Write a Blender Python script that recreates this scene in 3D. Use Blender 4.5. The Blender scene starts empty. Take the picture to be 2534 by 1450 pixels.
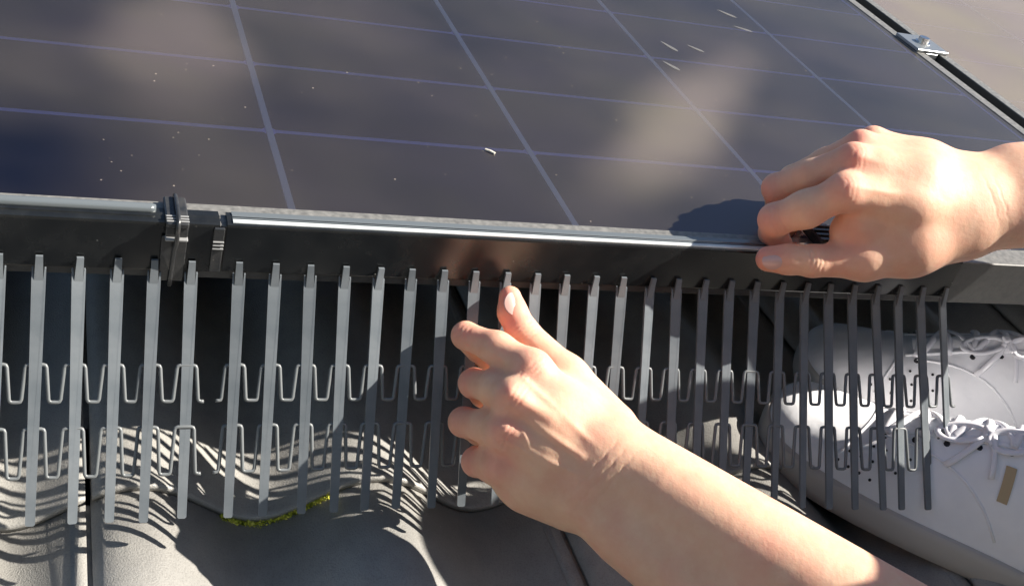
import bpy, math, random
import numpy as np
from mathutils import Matrix, Vector

random.seed(7)
rng = np.random.default_rng(7)
scene = bpy.context.scene

# ------------------------------------------------------------------ roof frame
# All things are laid out in roof coordinates: u along the eave (right), v up the
# slope, w away from the roof.  The roof itself is pitched 30 degrees.
PITCH = math.radians(30)
ROOF = Matrix.Translation((0, 0, 4.0)) @ Matrix.Rotation(PITCH, 4, 'X')

# ------------------------------------------------------------------ camera
F_PX, CX, CY, W_PX = 2874.683, 1267.0, 725.0, 2534.0
RC = np.array([[0.92353997, -0.29501658, 0.24502885],
               [0.02882228, -0.58372301, -0.81144114],
               [0.38241757, 0.75646062, -0.53058848]])
TC = np.array([-0.12675951, -0.04792876, 0.6746744])
CP = -RC.T @ TC
cam_d = bpy.data.cameras.new('camera')
cam_d.sensor_width = 36.0
cam_d.lens = 36.0 * F_PX / W_PX
cam_d.clip_start, cam_d.clip_end = 0.01, 4000
cam = bpy.data.objects.new('camera', cam_d)
scene.collection.objects.link(cam)
axes = Matrix((RC[0], -RC[1], -RC[2])).transposed().to_4x4()
cam.matrix_world = ROOF @ Matrix.Translation(CP) @ axes
scene.camera = cam

# ------------------------------------------------------------------ light
SUN_ROOF = Vector((1.14, -0.21, 1.0)).normalized()
sun_dir = (ROOF.to_3x3() @ SUN_ROOF).normalized()
world = bpy.data.worlds.new('World')
scene.world = world
world.use_nodes = True
wn = world.node_tree
sky = wn.nodes.new('ShaderNodeTexSky')
sky.sky_type = 'NISHITA'
sky.sun_disc = False
sky.sun_elevation = math.asin(sun_dir.z)
sky.sun_rotation = math.atan2(sun_dir.x, sun_dir.y)
bg = wn.nodes['Background']
bg.inputs['Strength'].default_value = 0.06
wn.links.new(sky.outputs[0], bg.inputs['Color'])
sun_d = bpy.data.lights.new('sun', 'SUN')
sun_d.energy = 5.0
sun_d.angle = math.radians(0.53)
sun_d.color = (1.0, 0.94, 0.84)
sun = bpy.data.objects.new('sun', sun_d)
scene.collection.objects.link(sun)
sun.rotation_euler = sun_dir.to_track_quat('Z', 'Y').to_euler()
sun.location = (3, -2, 8)

vs = scene.view_settings
vs.view_transform = 'Standard'
vs.look = 'None'
vs.exposure = 1.18
vs.gamma = 1.0
vs.use_curve_mapping = False
scene.cycles.use_denoising = True
scene.cycles.max_bounces = 8
scene.cycles.transparent_max_bounces = 12

# ------------------------------------------------------------------ helpers
def at(x, y, axis, val):
    """point of the photo pixel (x, y) on the roof-frame plane axis = val"""
    d = RC.T @ np.array([(x - CX) / F_PX, (y - CY) / F_PX, 1.0])
    return CP + d * (val - CP[axis]) / d[axis]

def pt(x, y, depth):
    """point of the photo pixel (x, y) at that distance along the view axis"""
    return RC.T @ (np.array([(x - CX) / F_PX * depth, (y - CY) / F_PX * depth, depth]) - TC)

def make_mesh(name, verts, faces, mat=None, smooth=False):
    me = bpy.data.meshes.new(name)
    me.from_pydata([tuple(map(float, v)) for v in verts], [], [tuple(map(int, f)) for f in faces])
    me.update()
    if mat:
        me.materials.append(mat)
    if smooth:
        me.polygons.foreach_set('use_smooth', [True] * len(me.polygons))
    return me

def link(o):
    scene.collection.objects.link(o)
    return o

def tag(o, label=None, cat=None, group=None, kind=None):
    if label: o['label'] = label
    if cat: o['category'] = cat
    if group: o['group'] = group
    if kind: o['kind'] = kind
    return o

def thing(name, base, label=None, cat=None, group=None, kind=None):
    """an Empty at the thing's base, turned with the roof"""
    o = link(bpy.data.objects.new(name, None))
    o.empty_display_size = 0.02
    o.matrix_world = ROOF @ Matrix.Translation(base)
    o['base'] = tuple(map(float, base))
    return tag(o, label, cat, group, kind)

def place(name, me, loc=(0, 0, 0), parent=None, rot=None):
    """link mesh data at a roof-frame location, top level or under a parent"""
    o = link(bpy.data.objects.new(name, me))
    m = Matrix.Translation(loc)
    if rot is not None:
        m = m @ rot
    if parent is None:
        o.matrix_world = ROOF @ m
    else:
        o.parent = parent
        chain, p = Vector((0, 0, 0)), parent
        chain = Vector(p.get('base', (0, 0, 0)))
        o.matrix_local = Matrix.Translation(-chain) @ m
    o['base'] = tuple(map(float, loc))
    return o

def part(name, verts, faces, mat, parent, smooth=False, origin=None):
    verts = np.asarray(verts, float)
    if origin is None:
        origin = verts.mean(0)
    me = make_mesh(name, verts - np.asarray(origin), faces, mat, smooth)
    return place(name, me, origin, parent)

def box(lo, hi):
    x0, y0, z0 = lo
    x1, y1, z1 = hi
    v = [(x0, y0, z0), (x1, y0, z0), (x1, y1, z0), (x0, y1, z0), (x0, y0, z1), (x1, y0, z1), (x1, y1, z1), (x0, y1, z1)]
    f = [(0, 3, 2, 1), (4, 5, 6, 7), (0, 1, 5, 4), (1, 2, 6, 5), (2, 3, 7, 6), (3, 0, 4, 7)]
    return v, f

def bbox(lo, hi, b=0.0005):
    """box with chamfered edges"""
    lo, hi = np.array(lo, float), np.array(hi, float)
    c, h = (lo + hi) / 2, (hi - lo) / 2
    b = min(b, *(h * 0.9))
    vs_, idx = [], {}
    for sx in (-1, 1):
        for sy in (-1, 1):
            for sz in (-1, 1):
                for ax in range(3):
                    d = h - b
                    d = d.copy(); d[ax] = h[ax]
                    idx[(sx, sy, sz, ax)] = len(vs_)
                    vs_.append(c + d * (sx, sy, sz))
    fs = []
    def add(f):
        p = [np.array(vs_[i]) for i in f]
        n = np.cross(p[1] - p[0], p[2] - p[0])
        if n @ (sum(p) / len(p) - c) < 0:
            f = f[::-1]
        fs.append(tuple(f))
    for ax in range(3):
        o1, o2 = [a for a in range(3) if a != ax]
        for s in (-1, 1):
            q = []
            for a, b_ in ((-1, -1), (1, -1), (1, 1), (-1, 1)):
                k = [0, 0, 0]; k[ax] = s; k[o1] = a; k[o2] = b_
                q.append(idx[(*k, ax)])
            add(q)
        for a in (-1, 1):
            for b_ in (-1, 1):
                k0 = [0, 0, 0]; k1 = [0, 0, 0]
                k0[ax], k1[ax] = -1, 1
                k0[o1] = k1[o1] = a; k0[o2] = k1[o2] = b_
                add([idx[(*k0, o1)], idx[(*k1, o1)], idx[(*k1, o2)], idx[(*k0, o2)]])
    for sx in (-1, 1):
        for sy in (-1, 1):
            for sz in (-1, 1):
                add([idx[(sx, sy, sz, a)] for a in range(3)])
    return vs_, fs

def merge(*vf):
    V, Fs = [], []
    for v, f in vf:
        n = len(V)
        V += [tuple(p) for p in v]
        Fs += [tuple(i + n for i in q) for q in f]
    return V, Fs

def extrude_u(profile, u0, u1, nseg=1):
    """closed (v, w) profile swept along u, capped"""
    n = len(profile)
    V = [(u0 + (u1 - u0) * k / nseg, a, b) for k in range(nseg + 1) for a, b in profile]
    Fs = []
    for k in range(nseg):
        for i in range(n):
            j = (i + 1) % n
            Fs.append((k * n + i, k * n + j, (k + 1) * n + j, (k + 1) * n + i))
    Fs.append(tuple(range(n))[::-1])
    Fs.append(tuple(nseg * n + i for i in range(n)))
    return V, Fs

def tube(path, r, sides=8, cap=True, flat=1.0):
    path = np.asarray(path, float)
    n = len(path)
    rr = np.broadcast_to(np.asarray(r, float), (n,))
    t = np.gradient(path, axis=0)
    t /= np.linalg.norm(t, axis=1)[:, None] + 1e-12
    ref = np.array([0.0, 0.0, 1.0]) if abs(t[0][2]) < 0.9 else np.array([1.0, 0, 0])
    V, Fs = [], []
    nrm = ref - t[0] * (ref @ t[0]); nrm /= np.linalg.norm(nrm)
    for i in range(n):
        nrm = nrm - t[i] * (nrm @ t[i]); nrm /= np.linalg.norm(nrm)
        bn = np.cross(t[i], nrm)
        for k in range(sides):
            a = 2 * math.pi * k / sides
            V.append(path[i] + rr[i] * (math.cos(a) * nrm * flat + math.sin(a) * bn))
    for i in range(n - 1):
        for k in range(sides):
            k2 = (k + 1) % sides
            Fs.append((i * sides + k, i * sides + k2, (i + 1) * sides + k2, (i + 1) * sides + k))
    if cap:
        Fs.append(tuple(range(sides))[::-1])
        Fs.append(tuple((n - 1) * sides + k for k in range(sides)))
    return V, Fs

# ---- organic surfaces: smooth union of round cones on a grid, then surface nets
def round_cones(prims, h, pad=0.012):
    """prims: (a, b, ra, rb, k[, mode]) -> verts, quads of the smooth union"""
    flat = [q for p in prims for q in (p[5] if len(p) > 5 else [p])]
    A = np.array([p[0] for p in flat]); B = np.array([p[1] for p in flat])
    rmax = max(max(p[2], p[3]) for p in flat)
    lo = np.minimum(A, B).min(0) - rmax - pad
    hi = np.maximum(A, B).max(0) + rmax + pad
    n = np.ceil((hi - lo) / h).astype(int) + 1
    D = np.full(n, 0.03, np.float32)
    ax = [lo[i] + h * np.arange(n[i]) for i in range(3)]
    for p in prims:
        k = p[4]
        segs = p[5] if len(p) > 5 else [p]           # a limb: its segments join without a bulge
        m = max(max(q[2], q[3]) for q in segs) + max(k, 0.004) + 0.008
        mn = np.min([np.minimum(q[0], q[1]) for q in segs], 0) - m
        mxx = np.max([np.maximum(q[0], q[1]) for q in segs], 0) + m
        i0 = np.maximum(np.floor((mn - lo) / h).astype(int), 0)
        i1 = np.minimum(np.ceil((mxx - lo) / h).astype(int) + 1, n)
        sl = tuple(slice(i0[i], i1[i]) for i in range(3))
        gx, gy, gz = ax[0][sl[0]][:, None, None], ax[1][sl[1]][None, :, None], ax[2][sl[2]][None, None, :]
        q_ = None
        for a, b, ra, rb in (q[:4] for q in segs):
            a, b = np.asarray(a, float), np.asarray(b, float)
            X, Y, Z = gx - a[0], gy - a[1], gz - a[2]
            d = b - a
            t = np.clip((X * d[0] + Y * d[1] + Z * d[2]) / max(d @ d, 1e-12), 0, 1)
            e = np.sqrt((X - t * d[0]) ** 2 + (Y - t * d[1]) ** 2 + (Z - t * d[2]) ** 2) - (ra + (rb - ra) * t)
            q_ = e if q_ is None else np.minimum(q_, e)
        cur = D[sl]
        hh = np.clip(0.5 + 0.5 * (cur - q_) / k, 0, 1)
        D[sl] = cur * (1 - hh) + q_ * hh - k * hh * (1 - hh)
    return surface_nets(D, lo, h)

def surface_nets(D, lo, h):
    S = D < 0
    nx, ny, nz = D.shape
    acc = np.zeros((nx - 1, ny - 1, nz - 1, 3), np.float32)
    cnt = np.zeros((nx - 1, ny - 1, nz - 1), np.float32)
    for axis in range(3):
        o1, o2 = [a for a in range(3) if a != axis]
        for a in (0, 1):
            for b in (0, 1):
                s0 = [slice(0, -1)] * 3; s1 = [slice(0, -1)] * 3
                for o, val in ((o1, a), (o2, b)):
                    s0[o] = s1[o] = slice(val, D.shape[o] - 1 + val)
                s1[axis] = slice(1, None)
                d0, d1 = D[tuple(s0)], D[tuple(s1)]
                x = (d0 < 0) != (d1 < 0)
                t = np.where(x, d0 / np.where(x, d0 - d1, 1), 0)
                acc[..., axis] += np.where(x, t, 0)
                acc[..., o1] += np.where(x, a, 0)
                acc[..., o2] += np.where(x, b, 0)
                cnt += x
    act = cnt > 0
    ids = np.full(act.shape, -1, np.int64)
    ids[act] = np.arange(act.sum())
    cells = np.argwhere(act)
    V = lo + h * (cells + acc[act] / cnt[act][:, None])
    quads = []
    for axis in range(3):
        o1, o2 = [(1, 2), (2, 0), (0, 1)][axis]
        sl0 = [slice(1, -1)] * 3; sl1 = [slice(1, -1)] * 3
        sl0[axis] = slice(0, -1); sl1[axis] = slice(1, None)
        a, b = S[tuple(sl0)], S[tuple(sl1)]
        for inside_first in (True, False):
            e = np.argwhere((a & ~b) if inside_first else (~a & b))
            if not len(e):
                continue
            e = e.copy()
            e[:, o1] += 1; e[:, o2] += 1
            def cid(d1, d2):
                c = e.copy(); c[:, o1] -= d1; c[:, o2] -= d2
                return ids[c[:, 0], c[:, 1], c[:, 2]]
            q = np.stack([cid(1, 1), cid(0, 1), cid(0, 0), cid(1, 0)], 1)
            quads.append(q if inside_first else q[:, ::-1])
    return V, np.concatenate(quads)

def relax(V, Q, it=2, lam=0.5):
    for _ in range(it):
        s = np.zeros_like(V); c = np.zeros(len(V))
        for i in range(4):
            a, b = Q[:, i], Q[:, (i + 1) % 4]
            np.add.at(s, a, V[b]); np.add.at(c, a, 1)
            np.add.at(s, b, V[a]); np.add.at(c, b, 1)
        V = V + lam * (s / c[:, None] - V)
    return V

# ------------------------------------------------------------------ materials
def mat(name, color, rough=0.5, spec=0.5, metal=0.0, **kw):
    m = bpy.data.materials.new(name)
    m.use_nodes = True
    b = m.node_tree.nodes['Principled BSDF']
    b.inputs['Base Color'].default_value = (*color, 1)
    b.inputs['Roughness'].default_value = rough
    b.inputs['Specular IOR Level'].default_value = spec
    b.inputs['Metallic'].default_value = metal
    for k, v in kw.items():
        b.inputs[k.replace('_', ' ')].default_value = v
    return m

def nodes_of(m):
    nt = m.node_tree
    return nt, nt.nodes, nt.links, nt.nodes['Principled BSDF']

def noise(nt, scale, detail=4, rough=0.55, coord='Object', vec=None):
    t = nt.nodes.new('ShaderNodeTexNoise')
    t.inputs['Scale'].default_value = scale
    t.inputs['Detail'].default_value = detail
    t.inputs['Roughness'].default_value = rough
    if vec is None:
        tc = nt.nodes.new('ShaderNodeTexCoord')
        vec = tc.outputs[coord]
    nt.links.new(vec, t.inputs['Vector'])
    return t

def ramp(nt, src, stops):
    r = nt.nodes.new('ShaderNodeValToRGB')
    el = r.color_ramp.elements
    while len(el) < len(stops):
        el.new(0.5)
    for e, (p, c) in zip(el, stops):
        e.position = p
        e.color = (*c, 1) if len(c) == 3 else c
    nt.links.new(src, r.inputs['Fac'])
    return r

def bump(nt, src, strength, dist):
    b = nt.nodes.new('ShaderNodeBump')
    b.inputs['Strength'].default_value = strength
    b.inputs['Distance'].default_value = dist
    nt.links.new(src, b.inputs['Height'])
    return b

def g(v):
    return (v, v, v)

M_blocker = mat('sky_blocker_leaves', (0.035, 0.05, 0.02), 0.9)

# concrete roof tile: slate grey, fine sandy grain
M_tile = mat('tile_concrete', (0.4, 0.385, 0.36), 0.45, 0.6)
nt, N, L, B = nodes_of(M_tile)
n1 = noise(nt, 14, 5, 0.6, 'Object')
n2 = noise(nt, 900, 2, 0.6, 'Object')
r1 = ramp(nt, n1.outputs['Fac'], [(0.3, (0.315, 0.305, 0.29)), (0.7, (0.39, 0.375, 0.345))])
r2 = ramp(nt, n2.outputs['Fac'], [(0.34, (0.55, 0.54, 0.53)), (0.5, (1, 1, 1))])
mx = N.new('ShaderNodeMix'); mx.data_type = 'RGBA'; mx.blend_type = 'MULTIPLY'
mx.inputs['Factor'].default_value = 0.4
L.new(r1.outputs[0], mx.inputs['A']); L.new(r2.outputs[0], mx.inputs['B'])
n4 = noise(nt, 55, 6, 0.7)                         # weather stains
r4 = ramp(nt, n4.outputs['Fac'], [(0.36, g(0.72)), (0.56, g(1.0))])
mx2 = N.new('ShaderNodeMix'); mx2.data_type = 'RGBA'; mx2.blend_type = 'MULTIPLY'; mx2.inputs['Factor'].default_value = 0.4
L.new(mx.outputs['Result'], mx2.inputs['A']); L.new(r4.outputs[0], mx2.inputs['B'])
vl = N.new('ShaderNodeTexVoronoi'); vl.inputs['Scale'].default_value = 75      # pale grit
tl = N.new('ShaderNodeTexCoord'); L.new(tl.outputs['Object'], vl.inputs['Vector'])
rl = ramp(nt, vl.outputs['Distance'], [(0.03, g(1)), (0.08, g(0))])
nl = noise(nt, 30, 2); rnl = ramp(nt, nl.outputs['Fac'], [(0.6, g(0)), (0.68, g(0.8))])
ml = N.new('ShaderNodeMath'); ml.operation = 'MULTIPLY'
L.new(rl.outputs[0], ml.inputs[0]); L.new(rnl.outputs[0], ml.inputs[1])
mx3 = N.new('ShaderNodeMix'); mx3.data_type = 'RGBA'; mx3.inputs['B'].default_value = (0.7, 0.69, 0.65, 1)
L.new(ml.outputs[0], mx3.inputs['Factor']); L.new(mx2.outputs['Result'], mx3.inputs['A'])
L.new(mx3.outputs['Result'], B.inputs['Base Color'])
bp = bump(nt, n2.outputs['Fac'], 0.55, 0.0008)
L.new(bp.outputs[0], B.inputs['Normal'])

M_deck = mat('roof_underlay', (0.03, 0.03, 0.033), 0.9)
M_ground = mat('ground_grass', (0.06, 0.08, 0.035), 0.95)
nt, N, L, B = nodes_of(M_ground)
n1 = noise(nt, 0.8, 6)
r1 = ramp(nt, n1.outputs['Fac'], [(0.3, (0.025, 0.035, 0.015)), (0.7, (0.06, 0.06, 0.03))])
L.new(r1.outputs[0], B.inputs['Base Color'])

def dusty(name, color, dust, rough, lo, hi, speck=0.0, scale=60, spec=0.5, rough_hi=None):
    """plastic or metal with settled dust and a few pale specks"""
    m = mat(name, color, rough, spec)
    nt, N, L, B = nodes_of(m)
    n1 = noise(nt, scale, 5, 0.65)
    r1 = ramp(nt, n1.outputs['Fac'], [(0.35, g(lo)), (0.7, g(hi))])
    mx = N.new('ShaderNodeMix'); mx.data_type = 'RGBA'
    mx.inputs['A'].default_value = (*color, 1); mx.inputs['B'].default_value = (*dust, 1)
    last = r1.outputs[0]
    if speck:
        v = N.new('ShaderNodeTexVoronoi'); v.inputs['Scale'].default_value = 160
        tc = N.new('ShaderNodeTexCoord'); L.new(tc.outputs['Object'], v.inputs['Vector'])
        rs = ramp(nt, v.outputs['Distance'], [(0.03, g(1)), (0.09, g(0))])
        nn = noise(nt, 55, 1)
        rn = ramp(nt, nn.outputs['Fac'], [(0.6, g(0)), (0.66, g(speck))])
        mu = N.new('ShaderNodeMath'); mu.operation = 'MULTIPLY'
        L.new(rs.outputs[0], mu.inputs[0]); L.new(rn.outputs[0], mu.inputs[1])
        ad = N.new('ShaderNodeMath'); ad.operation = 'ADD'; ad.use_clamp = True
        L.new(last, ad.inputs[0]); L.new(mu.outputs[0], ad.inputs[1])
        last = ad.outputs[0]
    L.new(last, mx.inputs['Factor'])
    L.new(mx.outputs['Result'], B.inputs['Base Color'])
    return m

M_flange = dusty('black_plastic_glossy', (0.008, 0.009, 0.010), (0.4, 0.4, 0.38), 0.2, 0.0, 0.025, 0.9)
M_fin = dusty('black_plastic_fin', (0.125, 0.142, 0.158), (0.46, 0.47, 0.48), 0.30, 0.0, 0.16, 0.0, 40)
M_wire = mat('black_plastic_wire', (0.15, 0.16, 0.165), 0.4)
M_frame = dusty('anodised_frame', (0.03, 0.031, 0.033), (0.30, 0.29, 0.27), 0.4, 0.3, 0.75, 0.8, 220)
def dust_up(m, lo=0.15):
    """let dust lie only on faces that look up"""
    nt, N, L, B = nodes_of(m)
    mixn = [n for n in N if n.type == 'MIX'][0]
    src = mixn.inputs['Factor'].links[0].from_socket
    tc = N.new('ShaderNodeTexCoord'); sp = N.new('ShaderNodeSeparateXYZ')
    L.new(tc.outputs['Normal'], sp.inputs[0])
    mr = N.new('ShaderNodeMapRange'); mr.inputs['From Min'].default_value = 0.3; mr.inputs['From Max'].default_value = 0.9
    mr.inputs['To Min'].default_value = lo; mr.inputs['To Max'].default_value = 1.0
    L.new(sp.outputs['Z'], mr.inputs['Value'])
    mu = N.new('ShaderNodeMath'); mu.operation = 'MULTIPLY'
    L.new(src, mu.inputs[0]); L.new(mr.outputs[0], mu.inputs[1]); L.new(mu.outputs[0], mixn.inputs['Factor'])
dust_up(M_frame)
M_frame_side = dusty('anodised_frame_side', (0.05, 0.05, 0.052), (0.25, 0.25, 0.24), 0.35, 0.05, 0.2, 0.5, 120)
M_highlight = dusty('ledge_highlight', (0.40, 0.43, 0.44), (0.7, 0.72, 0.72), 0.2, 0.0, 0.8, 0.0, 30, 0.8)  # pale colour stands in for the bright highlight on the ledge
M_tube = mat('smoke_edge_trim', (0.12, 0.135, 0.145), 0.16, 0.8)
M_alu = mat('clamp_aluminium', (0.42, 0.44, 0.45), 0.38, 0.5, 0.85)
M_steel = mat('bolt_steel', (0.72, 0.72, 0.72), 0.22, 0.5, 1.0)
M_clip = dusty('clip_plastic', (0.02, 0.022, 0.025), (0.3, 0.27, 0.24), 0.25, 0.0, 0.12, 0.6, 90)
M_rib = mat('rib_plastic', (0.28, 0.28, 0.28), 0.35)

# solar cell, backsheet, glass
M_cell = mat('silicon_cell', (0.010, 0.012, 0.030), 0.35, 0.5)
nt, N, L, B = nodes_of(M_cell)
n1 = noise(nt, 9, 2)
r1 = ramp(nt, n1.outputs['Fac'], [(0.3, (0.038, 0.036, 0.155)), (0.7, (0.060, 0.042, 0.120))])
L.new(r1.outputs[0], B.inputs['Base Color'])
M_back = mat('backsheet_blue', (0.55, 0.50, 1.0), 0.6)
M_ribbon = mat('white_ribbon', (0.90, 0.86, 0.97), 0.5)

def glass_material(name, lo, hi, painted_light=True):
    """clear pane with a dried dust film: coverage varies in soft patches, plus painted light"""
    m = bpy.data.materials.new(name)
    m.use_nodes = True
    nt = m.node_tree
    N, L = nt.nodes, nt.links
    N.remove(N['Principled BSDF'])
    out = N['Material Output']
    tr = N.new('ShaderNodeBsdfTransparent'); tr.inputs['Color'].default_value = (0.93, 0.95, 0.97, 1)
    gl = N.new('ShaderNodeBsdfGlossy'); gl.inputs['Roughness'].default_value = 0.26
    fr = N.new('ShaderNodeFresnel'); fr.inputs['IOR'].default_value = 1.75
    m1 = N.new('ShaderNodeMixShader')
    L.new(fr.outputs[0], m1.inputs[0]); L.new(tr.outputs[0], m1.inputs[1]); L.new(gl.outputs[0], m1.inputs[2])
    df = N.new('ShaderNodeBsdfDiffuse')
    m2 = N.new('ShaderNodeMixShader')
    tc = N.new('ShaderNodeTexCoord')
    nA = noise(nt, 5.0, 3, 0.5, vec=tc.outputs['Object'])
    nB = noise(nt, 7.0, 2, 0.5, vec=tc.outputs['Object'])
    rA = ramp(nt, nA.outputs['Fac'], [(0.28, g(lo)), (0.72, g(hi))])
    rC = ramp(nt, nB.outputs['Fac'], [(0.36, (0.40, 0.345, 0.27)), (0.64, (0.38, 0.315, 0.29))])
    L.new(rC.outputs[0], df.inputs['Color'])
    cover = rA.outputs[0]
    def madd(a, b, op='ADD'):
        q = N.new('ShaderNodeMath'); q.operation = op; q.use_clamp = op == 'ADD'
        for k, x in enumerate((a, b)):
            if isinstance(x, float): q.inputs[k].default_value = x
            else: L.new(x, q.inputs[k])
        return q.outputs[0]
    if painted_light:
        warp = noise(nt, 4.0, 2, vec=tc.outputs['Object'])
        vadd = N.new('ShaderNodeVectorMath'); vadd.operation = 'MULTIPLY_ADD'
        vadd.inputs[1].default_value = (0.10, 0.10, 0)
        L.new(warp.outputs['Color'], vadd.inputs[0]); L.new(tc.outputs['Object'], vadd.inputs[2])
        def light_patch(p, q, width, amount):
            """soft band of light or shade painted through the dust cover, p to q (panel coordinates)"""
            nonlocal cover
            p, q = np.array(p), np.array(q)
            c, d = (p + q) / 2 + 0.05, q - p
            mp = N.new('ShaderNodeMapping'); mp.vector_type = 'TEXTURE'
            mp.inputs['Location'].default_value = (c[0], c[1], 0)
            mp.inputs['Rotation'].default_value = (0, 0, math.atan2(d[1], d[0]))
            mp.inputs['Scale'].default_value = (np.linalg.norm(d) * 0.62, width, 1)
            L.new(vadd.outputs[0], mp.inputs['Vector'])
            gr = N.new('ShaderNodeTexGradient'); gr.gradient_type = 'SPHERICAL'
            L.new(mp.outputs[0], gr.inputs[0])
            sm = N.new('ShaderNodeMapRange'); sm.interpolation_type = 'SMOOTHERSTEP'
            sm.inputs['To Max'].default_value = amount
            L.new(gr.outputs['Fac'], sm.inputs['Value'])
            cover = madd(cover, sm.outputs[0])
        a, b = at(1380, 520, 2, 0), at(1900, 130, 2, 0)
        light_patch((a[0] - U_L, a[1]), (b[0] - U_L, b[1]), 0.062, 0.22)  # diagonal band of reflected light, painted as thicker cover
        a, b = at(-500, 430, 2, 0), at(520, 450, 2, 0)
        light_patch((a[0] - U_L, a[1]), (b[0] - U_L, b[1]), 0.20, -0.055)  # shade at lower left, painted by thinning the cover
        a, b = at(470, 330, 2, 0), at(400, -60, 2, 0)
        light_patch((a[0] - U_L, a[1]), (b[0] - U_L, b[1]), 0.075, 0.13)  # lit patch at upper left, painted as thicker cover
    vo = N.new('ShaderNodeTexVoronoi'); vo.inputs['Scale'].default_value = 90
    L.new(tc.outputs['Object'], vo.inputs['Vector'])
    rs = ramp(nt, vo.outputs['Distance'], [(0.03, g(1)), (0.07, g(0))])
    sn = noise(nt, 40, 1, vec=tc.outputs['Object'])
    rn = ramp(nt, sn.outputs['Fac'], [(0.48, g(0)), (0.58, g(0.7))])
    cover = madd(cover, madd(rs.outputs[0], rn.outputs[0], 'MULTIPLY'))
    L.new(cover, m2.inputs[0]); L.new(m1.outputs[0], m2.inputs[1]); L.new(df.outputs[0], m2.inputs[2])
    L.new(m2.outputs[0], out.inputs['Surface'])
    return m
PU, PV = 0.184, 0.101
U_L, U_R = -0.368, 0.736            # first and last cell edge
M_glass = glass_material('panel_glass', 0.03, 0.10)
M_glass_dusty = glass_material('panel_glass_dusty', 0.34, 0.42, painted_light=False)

# skin: redness is stored per vertex (knuckles and fingertips are redder skin)
M_skin = mat('skin', (0.6, 0.38, 0.29), 0.55, 0.3)
nt, N, L, B = nodes_of(M_skin)
at_ = N.new('ShaderNodeAttribute'); at_.attribute_name = 'redness'
n1 = noise(nt, 70, 5, 0.65)
r1 = ramp(nt, n1.outputs['Fac'], [(0.32, (0.76, 0.43, 0.29)), (0.7, (0.82, 0.52, 0.36))])
mx = N.new('ShaderNodeMix'); mx.data_type = 'RGBA'
mx.inputs['B'].default_value = (0.74, 0.25, 0.20, 1)
nbl = noise(nt, 28, 4, 0.6)                        # blotchy redness
rbl = ramp(nt, nbl.outputs['Fac'], [(0.45, g(0)), (0.75, g(0.40))])
adr = N.new('ShaderNodeMath'); adr.operation = 'ADD'; adr.use_clamp = True
L.new(at_.outputs['Fac'], adr.inputs[0]); L.new(rbl.outputs[0], adr.inputs[1])
L.new(adr.outputs[0], mx.inputs['Factor']); L.new(r1.outputs[0], mx.inputs['A'])
L.new(mx.outputs['Result'], B.inputs['Base Color'])
B.inputs['Subsurface Weight'].default_value = 0.35
B.inputs['Subsurface Radius'].default_value = (1.0, 0.35, 0.2)
B.inputs['Subsurface Scale'].default_value = 0.009
v1 = N.new('ShaderNodeTexVoronoi'); v1.inputs['Scale'].default_value = 700
tcs = N.new('ShaderNodeTexCoord'); L.new(tcs.outputs['Object'], v1.inputs['Vector'])
n3 = noise(nt, 180, 4, 0.6)
b1 = bump(nt, v1.outputs['Distance'], 0.06, 0.0005)
b2 = bump(nt, n3.outputs['Fac'], 0.24, 0.0012)
L.new(b1.outputs[0], b2.inputs['Normal']); L.new(b2.outputs[0], B.inputs['Normal'])
M_nail = mat('fingernail', (0.66, 0.42, 0.36), 0.25, 0.6)

M_shoe = mat('white_leather', (0.66, 0.66, 0.70), 0.5, 0.4)
nt, N, L, B = nodes_of(M_shoe)
n1 = noise(nt, 30, 5, 0.6)
r1 = ramp(nt, n1.outputs['Fac'], [(0.3, (0.84, 0.84, 0.88)), (0.7, (0.92, 0.92, 0.95))])
L.new(r1.outputs[0], B.inputs['Base Color'])
n2 = noise(nt, 420, 3)
n3 = noise(nt, 22, 3, 0.5)
b1 = bump(nt, n2.outputs['Fac'], 0.15, 0.0006)
b2 = bump(nt, n3.outputs['Fac'], 0.5, 0.006)
L.new(b1.outputs[0], b2.inputs['Normal']); L.new(b2.outputs[0], B.inputs['Normal'])
M_sole = mat('rubber_sole', (0.50, 0.47, 0.44), 0.7)
M_lace = mat('white_lace', (0.84, 0.83, 0.88), 0.8)
M_hole = mat('dark_hole', (0.02, 0.02, 0.025), 0.8)
M_tan = mat('tan_patch', (0.48, 0.36, 0.22), 0.6)
M_trouser = mat('pale_trouser', (0.60, 0.60, 0.63), 0.85)
M_shirt = mat('white_shirt', (0.70, 0.70, 0.72), 0.85)
M_hair = mat('brown_hair', (0.05, 0.03, 0.02), 0.6)
M_streak = mat('pale_translucent', (0.24, 0.235, 0.23), 0.8)
M_streak.node_tree.nodes['Principled BSDF'].inputs['Alpha'].default_value = 0.28
M_lint = mat('pale_straw', (0.8, 0.74, 0.62), 0.7)

# moss leaves
M_moss = mat('moss', (0.14, 0.17, 0.02), 0.8)
nt, N, L, B = nodes_of(M_moss)
n1 = noise(nt, 260, 2)
r1 = ramp(nt, n1.outputs['Fac'], [(0.35, (0.22, 0.25, 0.02)), (0.5, (0.60, 0.60, 0.06)), (0.66, (0.85, 0.78, 0.16))])
L.new(r1.outputs[0], B.inputs['Base Color'])

# ================================================================== the setting
gv, gf = [(-300, -300, 0), (300, -300, 0), (300, 300, 0), (-300, 300, 0)], [(0, 1, 2, 3)]
ground = link(bpy.data.objects.new('ground', make_mesh('ground', gv, gf, M_ground)))
tag(ground, kind='structure')

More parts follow.
